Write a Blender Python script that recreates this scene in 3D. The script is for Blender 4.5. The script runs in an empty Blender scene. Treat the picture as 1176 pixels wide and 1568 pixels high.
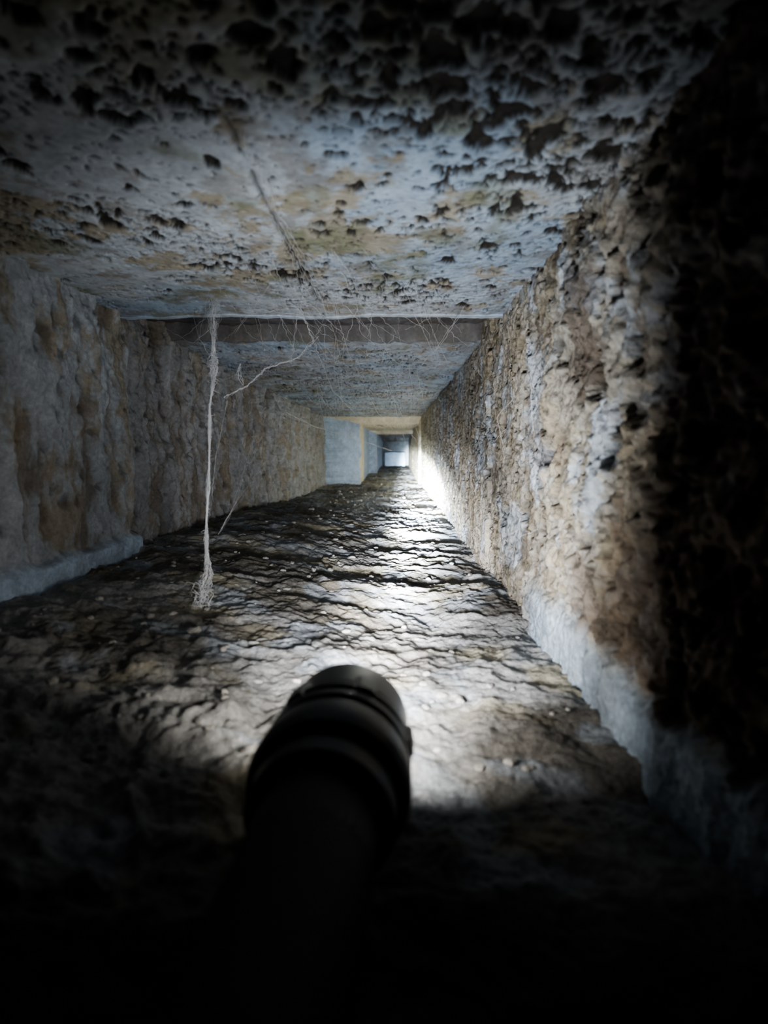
import bpy, math, random
import numpy as np
from mathutils import Vector
random.seed(7)
scene=bpy.context.scene
F=900.0

# ------------------------------------------------------------ noise
def hsh(ix,iy,s):
    n=((ix*73856093)^(iy*19349663)^(s*83492791+12345))&0xffffffff
    n=((n^(n>>13))*1274126177)&0xffffffff
    n=((n^(n>>15))*1103515245)&0xffffffff
    n^=n>>16
    return (n&0xffffff)/float(0x1000000)
def vn(a,b,s=0):
    ia=np.floor(a).astype(np.int64); ib=np.floor(b).astype(np.int64)
    fa=a-ia; fb=b-ib
    fa=fa*fa*fa*(fa*(fa*6-15)+10); fb=fb*fb*fb*(fb*(fb*6-15)+10)
    v00=hsh(ia,ib,s); v10=hsh(ia+1,ib,s); v01=hsh(ia,ib+1,s); v11=hsh(ia+1,ib+1,s)
    return ((v00*(1-fa)+v10*fa)*(1-fb)+(v01*(1-fa)+v11*fa)*fb)*2-1
def fbm(a,b,s=0,o=5,g=0.5):
    t=0;amp=1;k=1.0;n=0
    for i in range(o):
        c,sn=math.cos(i*0.7),math.sin(i*0.7)
        t=t+amp*vn((a*c-b*sn)*k+i*7.3,(a*sn+b*c)*k-i*3.1,s+i*17); n+=amp; amp*=g; k*=2.03
    return t/n*1.6
def afbm(a,b,s=0,o=4,g=0.5):   # keeps the stretch direction
    t=0;amp=1;k=1.0;n=0
    for i in range(o):
        t=t+amp*vn(a*k+b*k*.25+i*7.3,b*k-a*k*.12-i*3.1,s+i*17); n+=amp; amp*=g; k*=2.03
    return t/n*1.6
def ridged(a,b,s=0,o=4,g=0.5):
    t=0;amp=1;k=1.0;n=0
    for i in range(o):
        t=t+amp*(1-2*np.abs(vn(a*k+i*5.1,b*k+i*2.7,s+i*13))); n+=amp; amp*=g; k*=2.1
    return t/n
def pits(a,b,s,dens,rmin=0.15,rmax=0.5):
    ia=np.floor(a).astype(np.int64); ib=np.floor(b).astype(np.int64)
    out=np.zeros_like(a)
    for dx in(-1,0,1):
        for dy in(-1,0,1):
            ca=ia+dx; cb=ib+dy
            px=ca+hsh(ca,cb,s); py=cb+hsh(ca,cb,s+1)
            r=rmin+(rmax-rmin)*hsh(ca,cb,s+2)**2
            ok=hsh(ca,cb,s+3)<dens
            el=0.7+0.6*hsh(ca,cb,s+4)
            d=np.sqrt(((a-px)*el)**2+((b-py)/el)**2)/r
            v=np.clip(1.25-d,0,1)*ok
            out=np.maximum(out,v)
    return out
def ss(e0,e1,x):
    t=np.clip((x-e0)/(e1-e0),0,1); return t*t*(3-2*t)
def mixc(c0,c1,m):
    m=np.clip(m,0,1)[...,None]; return c0*(1-m)+np.array(c1)*m

def along(y0,y1,steps=(),fine=0.0010):
    v=[];y=y0
    while y<y1:
        v.append(y)
        if y<0.09: d=0.004
        else: d=max(fine,0.0048*y**1.5)
        y+=d
    v.append(y1)
    for s in steps: v+= [s-2e-5,s+2e-5]
    return np.array(sorted(v))

def make_mesh(name,P,C,mat,flip=False,smooth=True):
    nv,nu=P.shape[:2]
    idx=np.arange(nv*nu).reshape(nv,nu)
    q=np.stack([idx[:-1,:-1],idx[:-1,1:],idx[1:,1:],idx[1:,:-1]],-1).reshape(-1,4)
    if flip: q=q[:,::-1]
    me=bpy.data.meshes.new(name)
    me.vertices.add(nv*nu); me.vertices.foreach_set('co',P.reshape(-1).astype(np.float32))
    me.loops.add(q.size); me.loops.foreach_set('vertex_index',q.reshape(-1).astype(np.int32))
    me.polygons.add(len(q)); me.polygons.foreach_set('loop_start',(np.arange(len(q))*4).astype(np.int32))
    me.polygons.foreach_set('loop_total',np.full(len(q),4,dtype=np.int32))
    me.update(calc_edges=True); me.validate()
    at=me.color_attributes.new('stain_shade','FLOAT_COLOR','POINT')  # vertex colour holds stains plus painted light and shade
    col=np.ones((nv*nu,4),np.float32); col[:,:3]=C.reshape(-1,3)
    at.data.foreach_set('color',col.reshape(-1))
    me.polygons.foreach_set('use_smooth',np.full(len(q),smooth))
    me.materials.append(mat)
    ob=bpy.data.objects.new(name,me); scene.collection.objects.link(ob)
    return ob

# ------------------------------------------------------------ materials
def nodes(name):
    m=bpy.data.materials.new(name); m.use_nodes=True
    nt=m.node_tree; b=nt.nodes['Principled BSDF']
    return m,nt,b
def stone_mat(name,scale=1.0,bump=0.0006,rough=0.85,speck=0.35,attr=True,base=(.4,.42,.42,1),spec=.25,vor=.4):
    m,nt,b=nodes(name); N=nt.nodes; L=nt.links
    tc=N.new('ShaderNodeTexCoord')
    n1=N.new('ShaderNodeTexNoise'); n1.inputs['Scale'].default_value=420*scale; n1.inputs['Detail'].default_value=6; n1.inputs['Roughness'].default_value=.65
    n2=N.new('ShaderNodeTexNoise'); n2.inputs['Scale'].default_value=70*scale; n2.inputs['Detail'].default_value=8; n2.inputs['Roughness'].default_value=.7
    vo=N.new('ShaderNodeTexVoronoi'); vo.inputs['Scale'].default_value=330*scale
    for n in(n1,n2,vo): L.new(tc.outputs['Object'],n.inputs['Vector'])
    rp=N.new('ShaderNodeMapRange'); rp.inputs[1].default_value=.3; rp.inputs[2].default_value=.7; rp.inputs[3].default_value=1-speck; rp.inputs[4].default_value=1+speck
    L.new(n2.outputs['Fac'],rp.inputs[0])
    rq=N.new('ShaderNodeMapRange'); rq.inputs[1].default_value=.3; rq.inputs[2].default_value=.7; rq.inputs[3].default_value=1-speck*.7; rq.inputs[4].default_value=1+speck*.7
    L.new(n1.outputs['Fac'],rq.inputs[0])
    mu=N.new('ShaderNodeMath'); mu.operation='MULTIPLY'; L.new(rp.outputs[0],mu.inputs[0]); L.new(rq.outputs[0],mu.inputs[1])
    vm=N.new('ShaderNodeVectorMath'); vm.operation='SCALE'; L.new(mu.outputs[0],vm.inputs['Scale'])
    if attr:
        a=N.new('ShaderNodeAttribute'); a.attribute_name='stain_shade'; L.new(a.outputs['Color'],vm.inputs[0])
    else:
        vm.inputs[0].default_value=base[:3]
    L.new(vm.outputs[0],b.inputs['Base Color'])
    b.inputs['Roughness'].default_value=rough
    b.inputs['Specular IOR Level'].default_value=spec
    ad=N.new('ShaderNodeMath'); ad.operation='ADD'; L.new(n1.outputs['Fac'],ad.inputs[0]); 
    m2=N.new('ShaderNodeMath'); m2.operation='MULTIPLY'; m2.inputs[1].default_value=vor; L.new(vo.outputs['Distance'],m2.inputs[0]); L.new(m2.outputs[0],ad.inputs[1])
    bp=N.new('ShaderNodeBump'); bp.inputs['Strength'].default_value=1; bp.inputs['Distance'].default_value=bump
    L.new(ad.outputs[0],bp.inputs['Height']); L.new(bp.outputs['Normal'],b.inputs['Normal'])
    return m
M_ceil=stone_mat('limestone_ceiling',.8,.0004,.65,.24,spec=.3,vor=.2)
M_wall=stone_mat('limestone_wall',.9,.0011,.75,.30,vor=.2)
M_rough=stone_mat('limestone_eroded',.8,.0018,.7,.38)
M_floor=stone_mat('dusty_earth',1.3,.0015,1.0,.32,spec=0,vor=-.1)
M_pale=stone_mat('pale_dressed_stone',.5,.0005,.75,.18,False,(.46,.58,.72,1))
M_peb=stone_mat('rubble_stone',1.0,.0006,.9,.3,False,(.32,.31,.29,1),spec=.05)

PALE=np.array((.335,.36,.39)); OCH=(.24,.20,.135); BRN=(.15,.12,.09); DRK=(.020,.017,.014); BLU=(.265,.325,.40); GRN=(.14,.145,.09)

Y1,Y2,Y3=1.72,2.30,3.0
YEND=3.15
def near_step(y,*st):
    m=np.ones_like(y)
    for s in st: m=m*(np.abs(y-s)>.012*max(1,s*1.5))
    return m
# ------------------------------------------------------------ ceiling
V=along(-.12,YEND,(.448,.455,.53,Y1,Y2,Y3),.0009)
U=np.linspace(-.225,.10,400)
x,y=np.meshgrid(U,V)
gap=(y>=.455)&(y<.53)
z=np.where(y<.455,.2,np.where(y<.53,.2105,np.where(y<Y1,.196,np.where(y<Y2,.178,np.where(y<Y3,.166,.150)))))
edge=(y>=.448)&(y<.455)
z=z-np.where(edge,.0008,0)
far=y>.455
z=z+fbm(x*16,y*16,3,3)*.0013*np.where(far,1.5,1)+fbm(x*90,y*90,9,4,.6)*.0005*np.where(far,3,1)
clus=fbm(x*18,y*18,40,4)
dens=np.clip(.24+.6*clus+.62*np.exp(-((x-.025)/.05)**2)*np.exp(-((y-.18)/.06)**2)+.50*np.exp(-((x-.015)/.03)**2)*np.exp(-((y-.385)/.035)**2)-.15*ss(-.05,-.15,x),.04,.95)
dens=dens*np.where(far,.5,1)
wx=x+.0011*vn(x*260,y*260,71)+.0016*vn(x*110,y*110,72); wy=y+.0011*vn(x*260,y*260,73)+.0016*vn(x*110,y*110,74)
p1=pits(wx*125,wy*110,61,dens*.85,.18,.56)
p2=pits(wx*230,wy*200,81,dens*.9,.18,.52)
p3=pits(wx*66,wy*58,101,np.clip(dens-.25,0,1)*.7,.12,.34)
p4=pits(wx*420,wy*380,121,dens*.8+.08,.2,.52)
ns=near_step(y,.53,Y1,Y2,Y3)
P=np.maximum.reduce([ss(0,.6,p1),ss(0,.6,p2)*.75,ss(0,.5,p3),ss(0,.6,p4)*.5])*np.where(gap|edge,0,1)*ns
z=z+P*.0032
joint=np.exp(-((x+.053-.002*vn(y*20,y*0,3)-.0006*vn(y*150,y*0,4))/.0009)**2)*(y<.45)
joint=joint*ss(-.8,.1,vn(y*60,x*0,5)+.35)
z=z+joint*.0018
c=np.broadcast_to(PALE,x.shape+(3,)).copy()
c=mixc(c,BLU,ss(-.3,.5,fbm(x*9,y*9,12,3)))
oc=fbm(x*40,y*40,21,5,.7)
c=mixc(c,OCH,ss(.15,.6,oc+.42*np.exp(-((y-.3)/.07)**2)*ss(.05,-.02,x)-.12)*.8)
c=mixc(c,GRN,ss(.1,.6,fbm(x*24,y*24,25,4,.6)+.6*ss(.24,.13,y)*ss(.0,-.05,x)-.18)*.7)
c=mixc(c,BRN,ss(.2,.6,fbm(x*60,y*60,33,4,.65))*.45)
c=mixc(c,(.10,.095,.07),ss(.20,.12,y)*ss(-.3,.4,fbm(x*30,y*30,35,4)+.3*ss(0,-.1,x))*.75)  # painted shade: colour darkens in patches towards the mouth
c=mixc(c,BRN,np.where(y>.53,.35,0)*ss(-.5,.4,fbm(x*20,y*20,31,4)))
c=mixc(c,(.06,.05,.045),np.where(gap,.85,0))  # recess colour darkened to paint in the shade of a deep gap
c=mixc(c,(.10,.095,.09),((y>.5299)&(y<.5335))*.9)  # step face also painted dark, as if in shade
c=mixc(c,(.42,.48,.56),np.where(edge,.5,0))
c=mixc(c,(.66,.60,.46),((y>Y1-.02)&(y<Y2+.1))*.95)  # lintel faces painted pale and warm to look lit
c=mixc(c,DRK,np.maximum(ss(.05,.5,P),joint*.8))
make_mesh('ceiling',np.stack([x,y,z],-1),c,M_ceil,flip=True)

# ------------------------------------------------------------ left wall
V=along(-.12,YEND,(.442,.53,Y1,Y2,Y3),.0011)
U=np.linspace(-.03,.225,290)
z,y=np.meshgrid(U,V)
gap=(y>=.442)&(y<.53)
x=np.where(y<.442,-.2,np.where(y<.53,-.2055,np.where(y<Y1,-.203,np.where(y<Y2,-.102,np.where(y<Y3,-.072,-.067)))))
wv=afbm(y*40,z*10,130,4,.5); w2=fbm(y*80,z*50,133,4,.6); w3=afbm(y*95,z*28,137,4,.55)
w4=fbm(y*260,z*220,139,3,.6)
big=ss(Y1+.05,Y1-.03,y)
rel=(wv*.0036+w2*.0022+w3*.0020+w4*.0006)*(.15+.85*big)
lip=ss(.040+.004*vn(y*40,y*0,8),.034,z)*(y<.442)
x=x+rel*(1-lip*.8)*np.where(y<.45,1.0,1.7)+lip*.007
p=pits(y*80+.4*w2,z*60+.4*wv,141,.35+.3*wv,.12,.45)
x=x-ss(0,.6,p)*.002
c=np.broadcast_to(PALE*.95,x.shape+(3,)).copy()
c=mixc(c,OCH,ss(.0,.6,afbm(y*40,z*22,151,5,.7)+.02)*.75)
c=mixc(c,BRN,ss(.05,.6,-wv*.6-w3*.6)*.75)
c=mixc(c,BRN,np.where(y>.53,.4,0)*np.ones_like(y))
c=mixc(c,(.10,.085,.07),np.where(gap,.5,0))  # gap coloured darker, standing in for shade in the recess
c=mixc(c,DRK,ss(.2,.8,p)*.5)
c=mixc(c,(.36,.45,.56),lip*.9)
c=mixc(c,(.42,.52,.66),ss(Y1-.02,Y1,y)*.9)
c=mixc(c,(.64,.57,.42),((y>Y1+.001)&(y<Y1+.22))*.85)  # inner portal wall painted warm and pale, as if lit
make_mesh('wall_left',np.stack([x,y,z],-1),c,M_wall,flip=True)

# ------------------------------------------------------------ right wall
V=along(-.12,YEND,(.485,Y1,Y2,Y3),.0009)
U=np.linspace(-.03,.225,320)
z,y=np.meshgrid(U,V)
x=np.where(y<.485,.077,np.where(y<Y1,.0735,np.where(y<Y3,.067,.068)))
flare=ss(.16,.02,y)
x=x+flare*(.03+.05*ss(.06,.16,z))
a1=fbm(y*42,z*24,201,5,.55); a2=ridged(y*85+.5*a1,z*30,205,4,.55); a3=fbm(y*230,z*170,209,3,.6)
near=.65+.8*ss(.45,.2,y)
base=ss(.028+.007*vn(y*30,y*0,9)+.004*vn(y*110,y*0,10),.018,z)*ss(.36,.3,y)
big=ss(Y1+.05,Y1-.03,y)
rel=(a1*.0034+a2*.0026+a3*.0014)*near*(.3+.7*big)
topsm=ss(.185,.198,z)
x=x-rel*(1-base*.6)*(1-.6*topsm)+.002
p=pits(y*95+.5*a3,z*62+.5*a1,211,.6+.3*a1,.15,.5); pb=pits(y*38+.3*a3,z*30+.4*a1,217,np.full_like(y,.28),.12,.4)
pc=pits(y*210+.4*a3,z*150,219,.6+.3*a1,.15,.5)
P=np.maximum.reduce([ss(0,.6,p),ss(0,.5,pb)*(y<.5),ss(0,.6,pc)*.5])*(1-base)*near_step(y,Y1)
x=x+P*.0045
x=x-base*.003
c=np.broadcast_to(np.array((.31,.285,.245)),x.shape+(3,)).copy()
c=mixc(c,PALE*1.12,ss(.0,.45,fbm(y*28,z*22,221,5,.65)+.10))
c=mixc(c,OCH,ss(.05,.6,fbm(y*40,z*30,225,5,.7)+.05)*.7)
c=mixc(c,BRN,ss(.05,.6,-a2*.6-a1*.7)*.85)
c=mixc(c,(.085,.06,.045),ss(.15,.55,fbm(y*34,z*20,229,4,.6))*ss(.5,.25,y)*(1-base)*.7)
c=mixc(c,(.14,.10,.07),ss(.25,.14,y)*(1-base)*.55)  # light falloff painted in: wall gets darker brown nearer the mouth
c=mixc(c,DRK,P*.7)
c=mixc(c,(.33,.42,.52),base*.75)
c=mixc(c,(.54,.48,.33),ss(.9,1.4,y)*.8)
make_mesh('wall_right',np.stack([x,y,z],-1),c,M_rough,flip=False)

# ------------------------------------------------------------ floor
V=along(-.12,YEND,(),.0009)
U=np.linspace(-.225,.10,400)
x,y=np.meshgrid(U,V)
def floor_base(x,y):
    b=.024*ss(.03,-.19,x)*(1-ss(.6,1.4,y))+.02*ss(1.5,2.9,y)
    b=b+.0150*ss(.100,.070,y)*np.exp(-((x+.014)/.03)**2)
    return b
def floor_h(x,y):
    xx=x+.004*vn(x*60,y*60,290); yy=y+.006*vn(x*40,y*40,291)
    r1=afbm(xx*16,yy*20,301,2,.4)
    r2=fbm(xx*46,yy*52,305,2,.45)
    r3=fbm(xx*120,yy*125,309,4,.52)
    nearl=1+.8*ss(.3,.18,y)*ss(-.02,-.07,x)
    h=floor_base(x,y)+r1*.0020+r2*.0014*nearl+r3*.0014*(1+.6*ss(.5,1,y))*nearl
    return h
z=floor_h(x,y)
z=z+fbm(x*330,y*330,330,3,.6)*.00045
c=np.broadcast_to(np.array((.30,.30,.295)),x.shape+(3,)).copy()
c=mixc(c,(.35,.31,.21),ss(.1,.6,fbm(x*28,y*28,341,4))*.6)
c=mixc(c,(.13,.12,.105),ss(.1,.7,fbm(x*16,y*16,345,4)+.5*ss(-.03,-.12,x)*ss(.2,.3,y))*.75)
c=mixc(c,(.35,.39,.44),ss(.2,.7,fbm(x*40,y*40,349,3))*.6)
c=mixc(c,(.05,.045,.04),ss(.145,.09,y)*.9)  # floor behind the flashlight head painted near black as unlit
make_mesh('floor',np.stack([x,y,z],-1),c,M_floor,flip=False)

# ------------------------------------------------------------ far end wall
U=np.linspace(-.12,.10,60); W=np.linspace(-.02,.2,60)
x,z=np.meshgrid(U,W); y=YEND-.002-fbm(x*30,z*30,401,4)*.003
c=np.broadcast_to(np.array((.22,.25,.27)),x.shape+(3,)).copy()
make_mesh('wall_back',np.stack([x,y,z],-1),c,M_wall,flip=False)

# ------------------------------------------------------------ generic mesh helper
def obj_from(name,verts,faces,mat,parent=None,smooth=True):
    me=bpy.data.meshes.new(name); me.from_pydata(verts,[],faces); me.update()
    for p_ in me.polygons: p_.use_smooth=smooth
    me.materials.append(mat)
    o=bpy.data.objects.new(name,me); scene.collection.objects.link(o)
    if parent: o.parent=parent
    return o
import bmesh
from mathutils import noise
def stone_block(name,x0,x1,y0,y1,z0,z1,seed,amp=.0015):
    bm=bmesh.new(); bmesh.ops.create_cube(bm,size=1)
    for v in bm.verts:
        v.co=Vector((x0 if v.co.x<0 else x1,y0 if v.co.y<0 else y1,z0 if v.co.z<0 else z1))
    bmesh.ops.bevel(bm,geom=bm.edges[:],offset=.003,segments=2,affect='EDGES')
    bmesh.ops.subdivide_edges(bm,edges=bm.edges[:],cuts=6,use_grid_fill=True)
    for v in bm.verts:
        v.co+=noise.noise_vector(v.co*40+Vector((seed,0,0)))*amp
    me=bpy.data.meshes.new(name); bm.to_mesh(me); bm.free()
    me.materials.append(M_pale)
    o=bpy.data.objects.new(name,me); scene.collection.objects.link(o)
    return o
stone_block('stone_block',-.052,.050,3.02,3.12,.012,.092,1,.003)

# ------------------------------------------------------------ rubble (one mesh)
def rubble():
    bm=bmesh.new()
    for i in range(420):
        yy=.16+random.random()**1.5*1.3; xx=random.uniform(-.19,.07)
        s=random.uniform(.0005,.0017)*(1+.9*yy)
        if random.random()<.05: s*=1.8
        zz=float(floor_h(np.array([xx]),np.array([yy]))[0])
        r=bmesh.ops.create_icosphere(bm,subdivisions=2,radius=s)
        sc=Vector((random.uniform(.7,1.4),random.uniform(.7,1.3),random.uniform(.4,.8)))
        ph=Vector((random.random()*9,random.random()*9,random.random()*9))
        for v in r['verts']:
            k=1+.45*noise.noise(v.co/s*1.1+ph)
            v.co=Vector((v.co.x*sc.x*k+xx,v.co.y*sc.y*k+yy,v.co.z*sc.z*k+zz+s*.15))
    me=bpy.data.meshes.new('rubble'); bm.to_mesh(me); bm.free(); me.materials.append(M_peb)
    o=bpy.data.objects.new('rubble',me); scene.collection.objects.link(o)
rubble()

# ------------------------------------------------------------ cobweb
mw,nt,b=nodes('cobweb_silk'); b.inputs['Base Color'].default_value=(.50,.50,.51,1); b.inputs['Roughness'].default_value=.7
def web(name,splines):
    cu=bpy.data.curves.new(name,'CURVE'); cu.dimensions='3D'; cu.bevel_depth=1.0; cu.bevel_resolution=1
    for pts in splines:
        sp=cu.splines.new('POLY'); sp.points.add(len(pts)-1)
        for i,(p_,r) in enumerate(pts):
            sp.points[i].co=(*p_,1); sp.points[i].radius=r
    cu.materials.append(mw)
    o=bpy.data.objects.new(name,cu); scene.collection.objects.link(o); return o
def W(px,py,d):
    return Vector(((px-605)*d/F,d,.1-(py-690)*d/F))
def path(pts,n):
    out=[]
    m=len(pts)-1
    for i in range(n+1):
        t=i/n*m; k=min(int(t),m-1); f=t-k
        out.append(pts[k].lerp(pts[k+1],f))
    return out
sp=[]
top=Vector((-.122,.405,.203)); 
main=[top,Vector((-.121,.398,.165)),Vector((-.1205,.395,.150)),Vector((-.1205,.385,.128)),Vector((-.1175,.37,.09)),Vector((-.1145,.352,.055)),Vector((-.1095,.335,.028)),Vector((-.1065,.308,.000))]
for k in range(26):
    n=160; P0=path(main,n); pts=[]
    ph=random.random()*20; fr=random.uniform(1.5,6)
    for i,p_ in enumerate(P0):
        t=i/n
        spread=.0005+.0024*math.exp(-((t-.24)/.06)**2)+.0034*math.exp(-((t-.92)/.09)**2)+.0036*math.exp(-(t/.10)**2)+.0007*math.sin(t*23)**4
        if k==0: spread*=.35
        o=Vector((math.sin(ph+t*fr*6)+.5*math.sin(ph*3+t*37)+random.gauss(0,.28),math.cos(ph*1.7+t*fr*5),.0))*spread*.7
        r=(.00042+.0002*math.sin(t*60+ph)+.0001*math.sin(t*23)+random.gauss(0,.00012)) if k==0 else .00010+.00006*math.sin(t*50+ph)
        r*=.30+.8*float(ss(0,.25,np.array(t)))
        pts.append((p_+o,max(.00004,float(r))))
    sp.append(pts)
for k in range(300):
    m=k%3
    if m==0: c0=Vector((-.108+random.gauss(0,.002),.316,random.uniform(.005,.028))); L=random.uniform(.002,.009)
    elif m==1: c0=Vector((-.121,.395,random.uniform(.138,.166))); L=random.uniform(.002,.0060)
    else:
        t=random.random(); q=path(main,80)[int(t*79)]; c0=q.copy(); L=random.uniform(.001,.0035)
    d=Vector((random.gauss(0,1),random.gauss(0,1),random.gauss(0,1.2)-(.8 if m==0 else 0))).normalized()*L
    mid=c0+d*.5+Vector((random.gauss(0,.001),0,random.gauss(0,.001)))
    sp.append([(c0,.00014),(mid,.00010),(c0+d,.00004)])
def thread(pts,r=.00013,n=24,j=.0006,sag=0):
    P0=path(pts,n); out=[]
    for i,p_ in enumerate(P0):
        t=i/n
        o=Vector((random.gauss(0,j),random.gauss(0,j),random.gauss(0,j)-sag*4*t*(1-t)))
        out.append((p_+(o if 0<i<n else Vector()),r*random.uniform(.6,1.4)))
    sp.append(out)
for k in range(4): thread([W(345,610,.392),W(382,592,.40),W(410,566,.41),W(458,552,.43),W(490,520,.455)],.00007 if k else .00010,50,.0005)
for k in range(3): thread([W(375,592,.40),W(368,570,.4),W(372,560,.4)],.00010,10,.0008)
thread([W(458,552,.43),W(500,500,.447)],.00008)
thread([W(350,615,.392),W(330,700,.375),W(322,760,.365)],.00007,30,.0002)
for k in range(2): thread([W(440,632,.70),W(480,650,.85),W(540,668,1.1),W(600,690,1.5)],.00024,30,.0006,.003)
for k in range(2): thread([W(455,455,.40),W(480,520,.46),W(510,600,.8),W(560,650,1.2)],.00016,60,.0006)
for k in range(5):
    thread([W(385+k*6,235+k*9,.195),W(425+k*4,350,.258),W(465+k*6,440,.35),W(500+k*8,492,.44)],.00007,60,.0005)
for k in range(14):
    a=random.uniform(280,640)
    thread([W(a,random.uniform(380,450),.30),W(a+random.uniform(20,60),470,.39),W(a+random.uniform(40,110),515,.455),W(a+random.uniform(60,130),560,.56)],random.choice((.00006,.0001)),40,.0005)
thread([W(395,480,.42),W(470,490,.443)],.00012)
thread([W(340,500,.40),W(300,530,.42),W(262,508,.444)],.00009,20,.0002)
thread([W(330,560,.395),W(310,520,.40),W(300,480,.425)],.00009,20,.0002)
for k in range(34):
    a=random.uniform(320,720); dd=random.uniform(.36,.445)
    thread([W(a,690-F*.0985/dd,dd),W(a+random.uniform(-60,80),540+random.uniform(-30,30),.47)],random.choice((.00005,.00008)),14,.0004,.002)
for k in range(24):
    a=random.uniform(430,650); dd=random.uniform(.6,1.6)
    thread([W(a,690-F*.093/dd,dd),W(a+random.uniform(-20,60),640+random.uniform(0,50),dd+.2)],.00018,14,.0008,.003)
for k in range(6): thread([W(330,820,.36),W(345+k*4,800-8*k,.38),W(400+random.uniform(-20,20),690+random.uniform(-30,30),.5)],.00004,14,.0002)
for k in range(12):
    a=random.uniform(.25,.6); zz=random.uniform(.03,.17)
    thread([Vector((.073,a,zz)),Vector((.068,a+.03,zz-.01)),Vector((.074,a+random.uniform(.03,.07),zz-random.uniform(.01,.05)))],.00009,16,.0003)
web('cobweb',sp)

# ------------------------------------------------------------ flashlight
def metal(name,col,rough):
    m,nt,b=nodes(name); b.inputs['Base Color'].default_value=(*col,1); b.inputs['Metallic'].default_value=.2; b.inputs['Roughness'].default_value=rough
    nn=nt.nodes.new('ShaderNodeTexNoise'); nn.inputs['Scale'].default_value=900
    bb=nt.nodes.new('ShaderNodeBump'); bb.inputs['Distance'].default_value=.0001; bb.inputs['Strength'].default_value=.3
    nt.links.new(nn.outputs['Fac'],bb.inputs['Height']); nt.links.new(bb.outputs['Normal'],b.inputs['Normal'])
    return m
mz=metal('anodised_bezel',(.036,.039,.042),.30)
mb=metal('anodised_black',(.024,.030,.030),.26)
mk=metal('anodised_black_grip',(.008,.010,.010),.5)
mr,nt,b=nodes('reflector_chrome'); b.inputs['Base Color'].default_value=(.8,.8,.8,1); b.inputs['Metallic'].default_value=1; b.inputs['Roughness'].default_value=.12
ml,nt,b=nodes('led_emitter'); b.inputs['Base Color'].default_value=(.9,.85,.5,1); b.inputs['Emission Color'].default_value=(1,.95,.85,1); b.inputs['Emission Strength'].default_value=6
mg,nt,b=nodes('rubber_green_black'); b.inputs['Base Color'].default_value=(.012,.02,.014,1); b.inputs['Roughness'].default_value=.6
TOR=bpy.data.objects.new('flashlight',None); scene.collection.objects.link(TOR)
head=Vector((-.0122,.150,.0285)); tail=Vector((-.0190,.010,.0325))
TOR.location=head
dirv=(head-tail).normalized()
TOR.rotation_euler=dirv.to_track_quat('Y','Z').to_euler()
def lathe(name,prof,mat,seg=96,mod=None):
    vs=[];fs=[]
    for i,(yy_,r) in enumerate(prof):
        for s in range(seg):
            a=2*math.pi*s/seg; rr=r*(mod(yy_,a) if mod else 1)
            vs.append((rr*math.cos(a),yy_,rr*math.sin(a)))
    for i in range(len(prof)-1):
        for s in range(seg):
            s2=(s+1)%seg
            fs.append((i*seg+s,i*seg+s2,(i+1)*seg+s2,(i+1)*seg+s))
    o=obj_from(name,vs,fs,mat,TOR)
    m=o.modifiers.new('es','EDGE_SPLIT'); m.split_angle=math.radians(30)
    return o
R=.0156
lathe('bezel',[(-.004,R-.0014),(-.0003,R-.0012),(0,R-.0010),(0,R-.0001),(-.0002,R),(-.0125,R+.0001),(-.0132,R-.0006),(-.0132,R-.0030),(-.0162,R-.0030)],mz)
H=R+.0013
lathe('head',[(-.0162,R-.0030),(-.0162,H-.0003),(-.0166,H),(-.0184,H),(-.0188,H-.0004),(-.0188,H-.0042),(-.0218,H-.0042),(-.0218,H-.0002),(-.0222,H+.0003),(-.0245,H+.0003),(-.0250,H-.0002),(-.0250,H-.0042),(-.0280,H-.0042),(-.0280,H),(-.0284,H+.0005),(-.0345,H+.0006),(-.0370,H-.0004),(-.0372,H-.0042),(-.0408,H-.0044),(-.0410,H-.0020),(-.0455,H-.0024),(-.0458,H-.0056)],mb)
def knurl(yy_,a): return 1+.008*(1 if (math.sin(a*36)>0) else -1)*(1 if math.sin(yy_*3600)>0 else -1)
ys=np.linspace(-.060,-.112,120)
lathe('body_tube',[(-.0458,H-.0052),(-.059,H-.0054)]+[(float(q),H-.0055) for q in ys]+[(-.113,H-.0055),(-.118,H-.0055)],mk,240,knurl)
lathe('tail_cap',[(-.118,R-.005),(-.1185,R-.0040),(-.126,R-.0040),(-.1265,R-.0050),(-.128,R-.0050),(-.128,R-.0040),(-.137,R-.0042),(-.139,R-.0058),(-.139,.0065)],mk)
lathe('switch_button',[(-.138,.0065),(-.1410,.0060),(-.1424,.0040),(-.1428,.0001)],mg,48)
lathe('reflector',[(-.004,R-.0018),(-.009,R-.0040),(-.014,R-.0085),(-.017,.0025),(-.0172,.0001)],mr)
lathe('led',[(-.0168,.0022),(-.0155,.0016),(-.0152,.0001)],ml,24)
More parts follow.
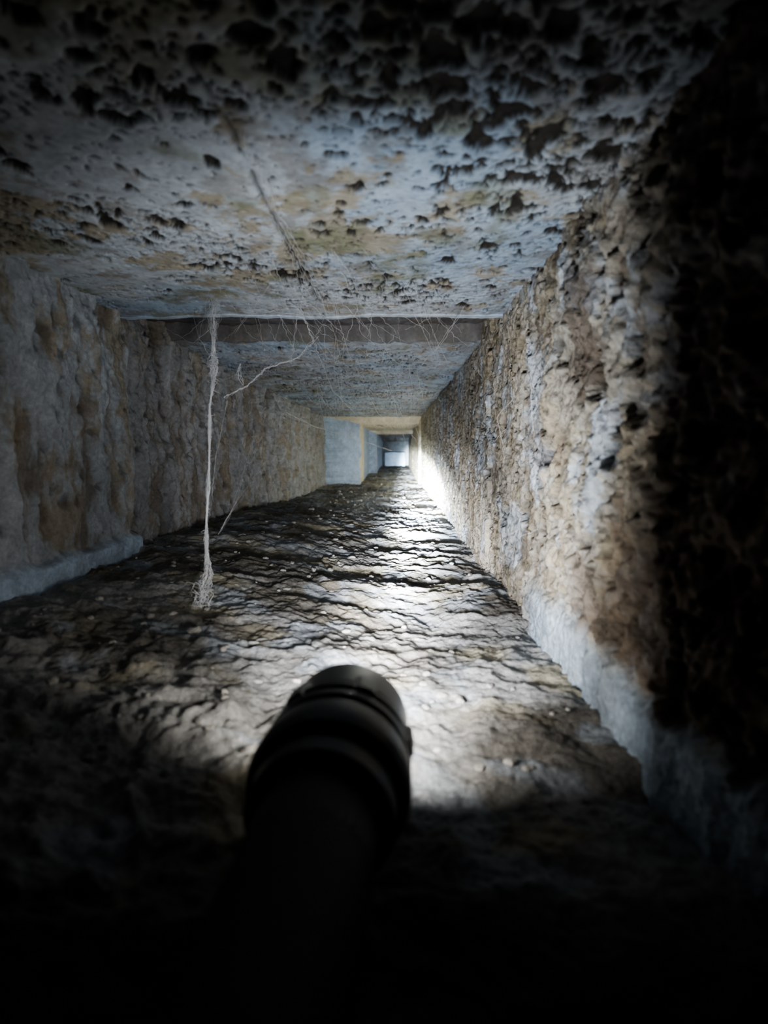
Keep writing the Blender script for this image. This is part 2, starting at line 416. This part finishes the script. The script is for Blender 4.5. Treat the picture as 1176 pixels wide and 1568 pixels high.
def pad(name,ang,yc,w,l,hgt):
    rr=R+.0006
    bm=bmesh.new(); bmesh.ops.create_cube(bm,size=1)
    for v in bm.verts:
        k=.7 if v.co.z>0 else 1
        v.co=Vector((v.co.x*w*k,v.co.y*l*k,v.co.z*hgt))
    bmesh.ops.bevel(bm,geom=bm.edges[:],offset=.0003,segments=2,affect='EDGES')
    me=bpy.data.meshes.new(name); bm.to_mesh(me); bm.free(); me.materials.append(mz)
    o=bpy.data.objects.new(name,me); scene.collection.objects.link(o); o.parent=TOR
    o.location=(rr*math.sin(ang),yc,rr*math.cos(ang)); o.rotation_euler=(0,ang,0)
for i in range(6): pad('grip_pad_%d'%(i+1),math.radians(22+60*i),-.0160,.0060,.010,.0028)

# ------------------------------------------------------------ lights of the flashlight, plus one added ceiling fill
def spot(name,power,ang,blend,col,right=0,up=0,size=.012,fwd=.0015):
    l=bpy.data.lights.new(name,'SPOT'); l.energy=power; l.spot_size=math.radians(ang); l.spot_blend=blend; l.color=col; l.shadow_soft_size=size
    o=bpy.data.objects.new(name,l); scene.collection.objects.link(o); o.parent=TOR
    o.location=(0,fwd,0)
    o.rotation_euler=(math.pi/2+up,0,-right)
    return o
spot('beam_spill',.34,160,.55,(1,.95,.88),0,0,.008)
spot('ceiling_fill',2.1,108,1,(.88,.94,1),.12,.66)  # added fill aimed up to brighten the ceiling, not a real beam
spot('beam_mid',4.4,92,1,(.98,.98,1),.10,.05)
spot('beam_corona',32,30,1,(.98,.97,.98),.03,-.01)
spot('beam_core',520,12.5,1,(.77,.88,1),.03,.008)
spot('beam_hot',12000,7,1,(.80,.89,1),.018,.020)

# ------------------------------------------------------------ world
w=bpy.data.worlds.new('World'); scene.world=w; w.use_nodes=True
w.node_tree.nodes['Background'].inputs[0].default_value=(.6,.65,1,1); w.node_tree.nodes['Background'].inputs[1].default_value=.002

# ------------------------------------------------------------ camera
cd=bpy.data.cameras.new('camera'); cam=bpy.data.objects.new('camera',cd); scene.collection.objects.link(cam)
cam.location=(0,0,.1)
cd.sensor_fit='HORIZONTAL'; cd.sensor_width=36; cd.lens=36*F/1176
cd.clip_start=.005; cd.clip_end=20
pitch=math.atan(94/F); yaw=math.atan(17/F)
cam.rotation_euler=(math.pi/2-pitch,0,yaw)
cd.dof.use_dof=True; cd.dof.focus_distance=.55; cd.dof.aperture_fstop=15
scene.camera=cam
scene.view_settings.view_transform='AgX'
try: scene.view_settings.look='AgX - Medium High Contrast'
except Exception as e: print(e)
scene.view_settings.exposure=0.0
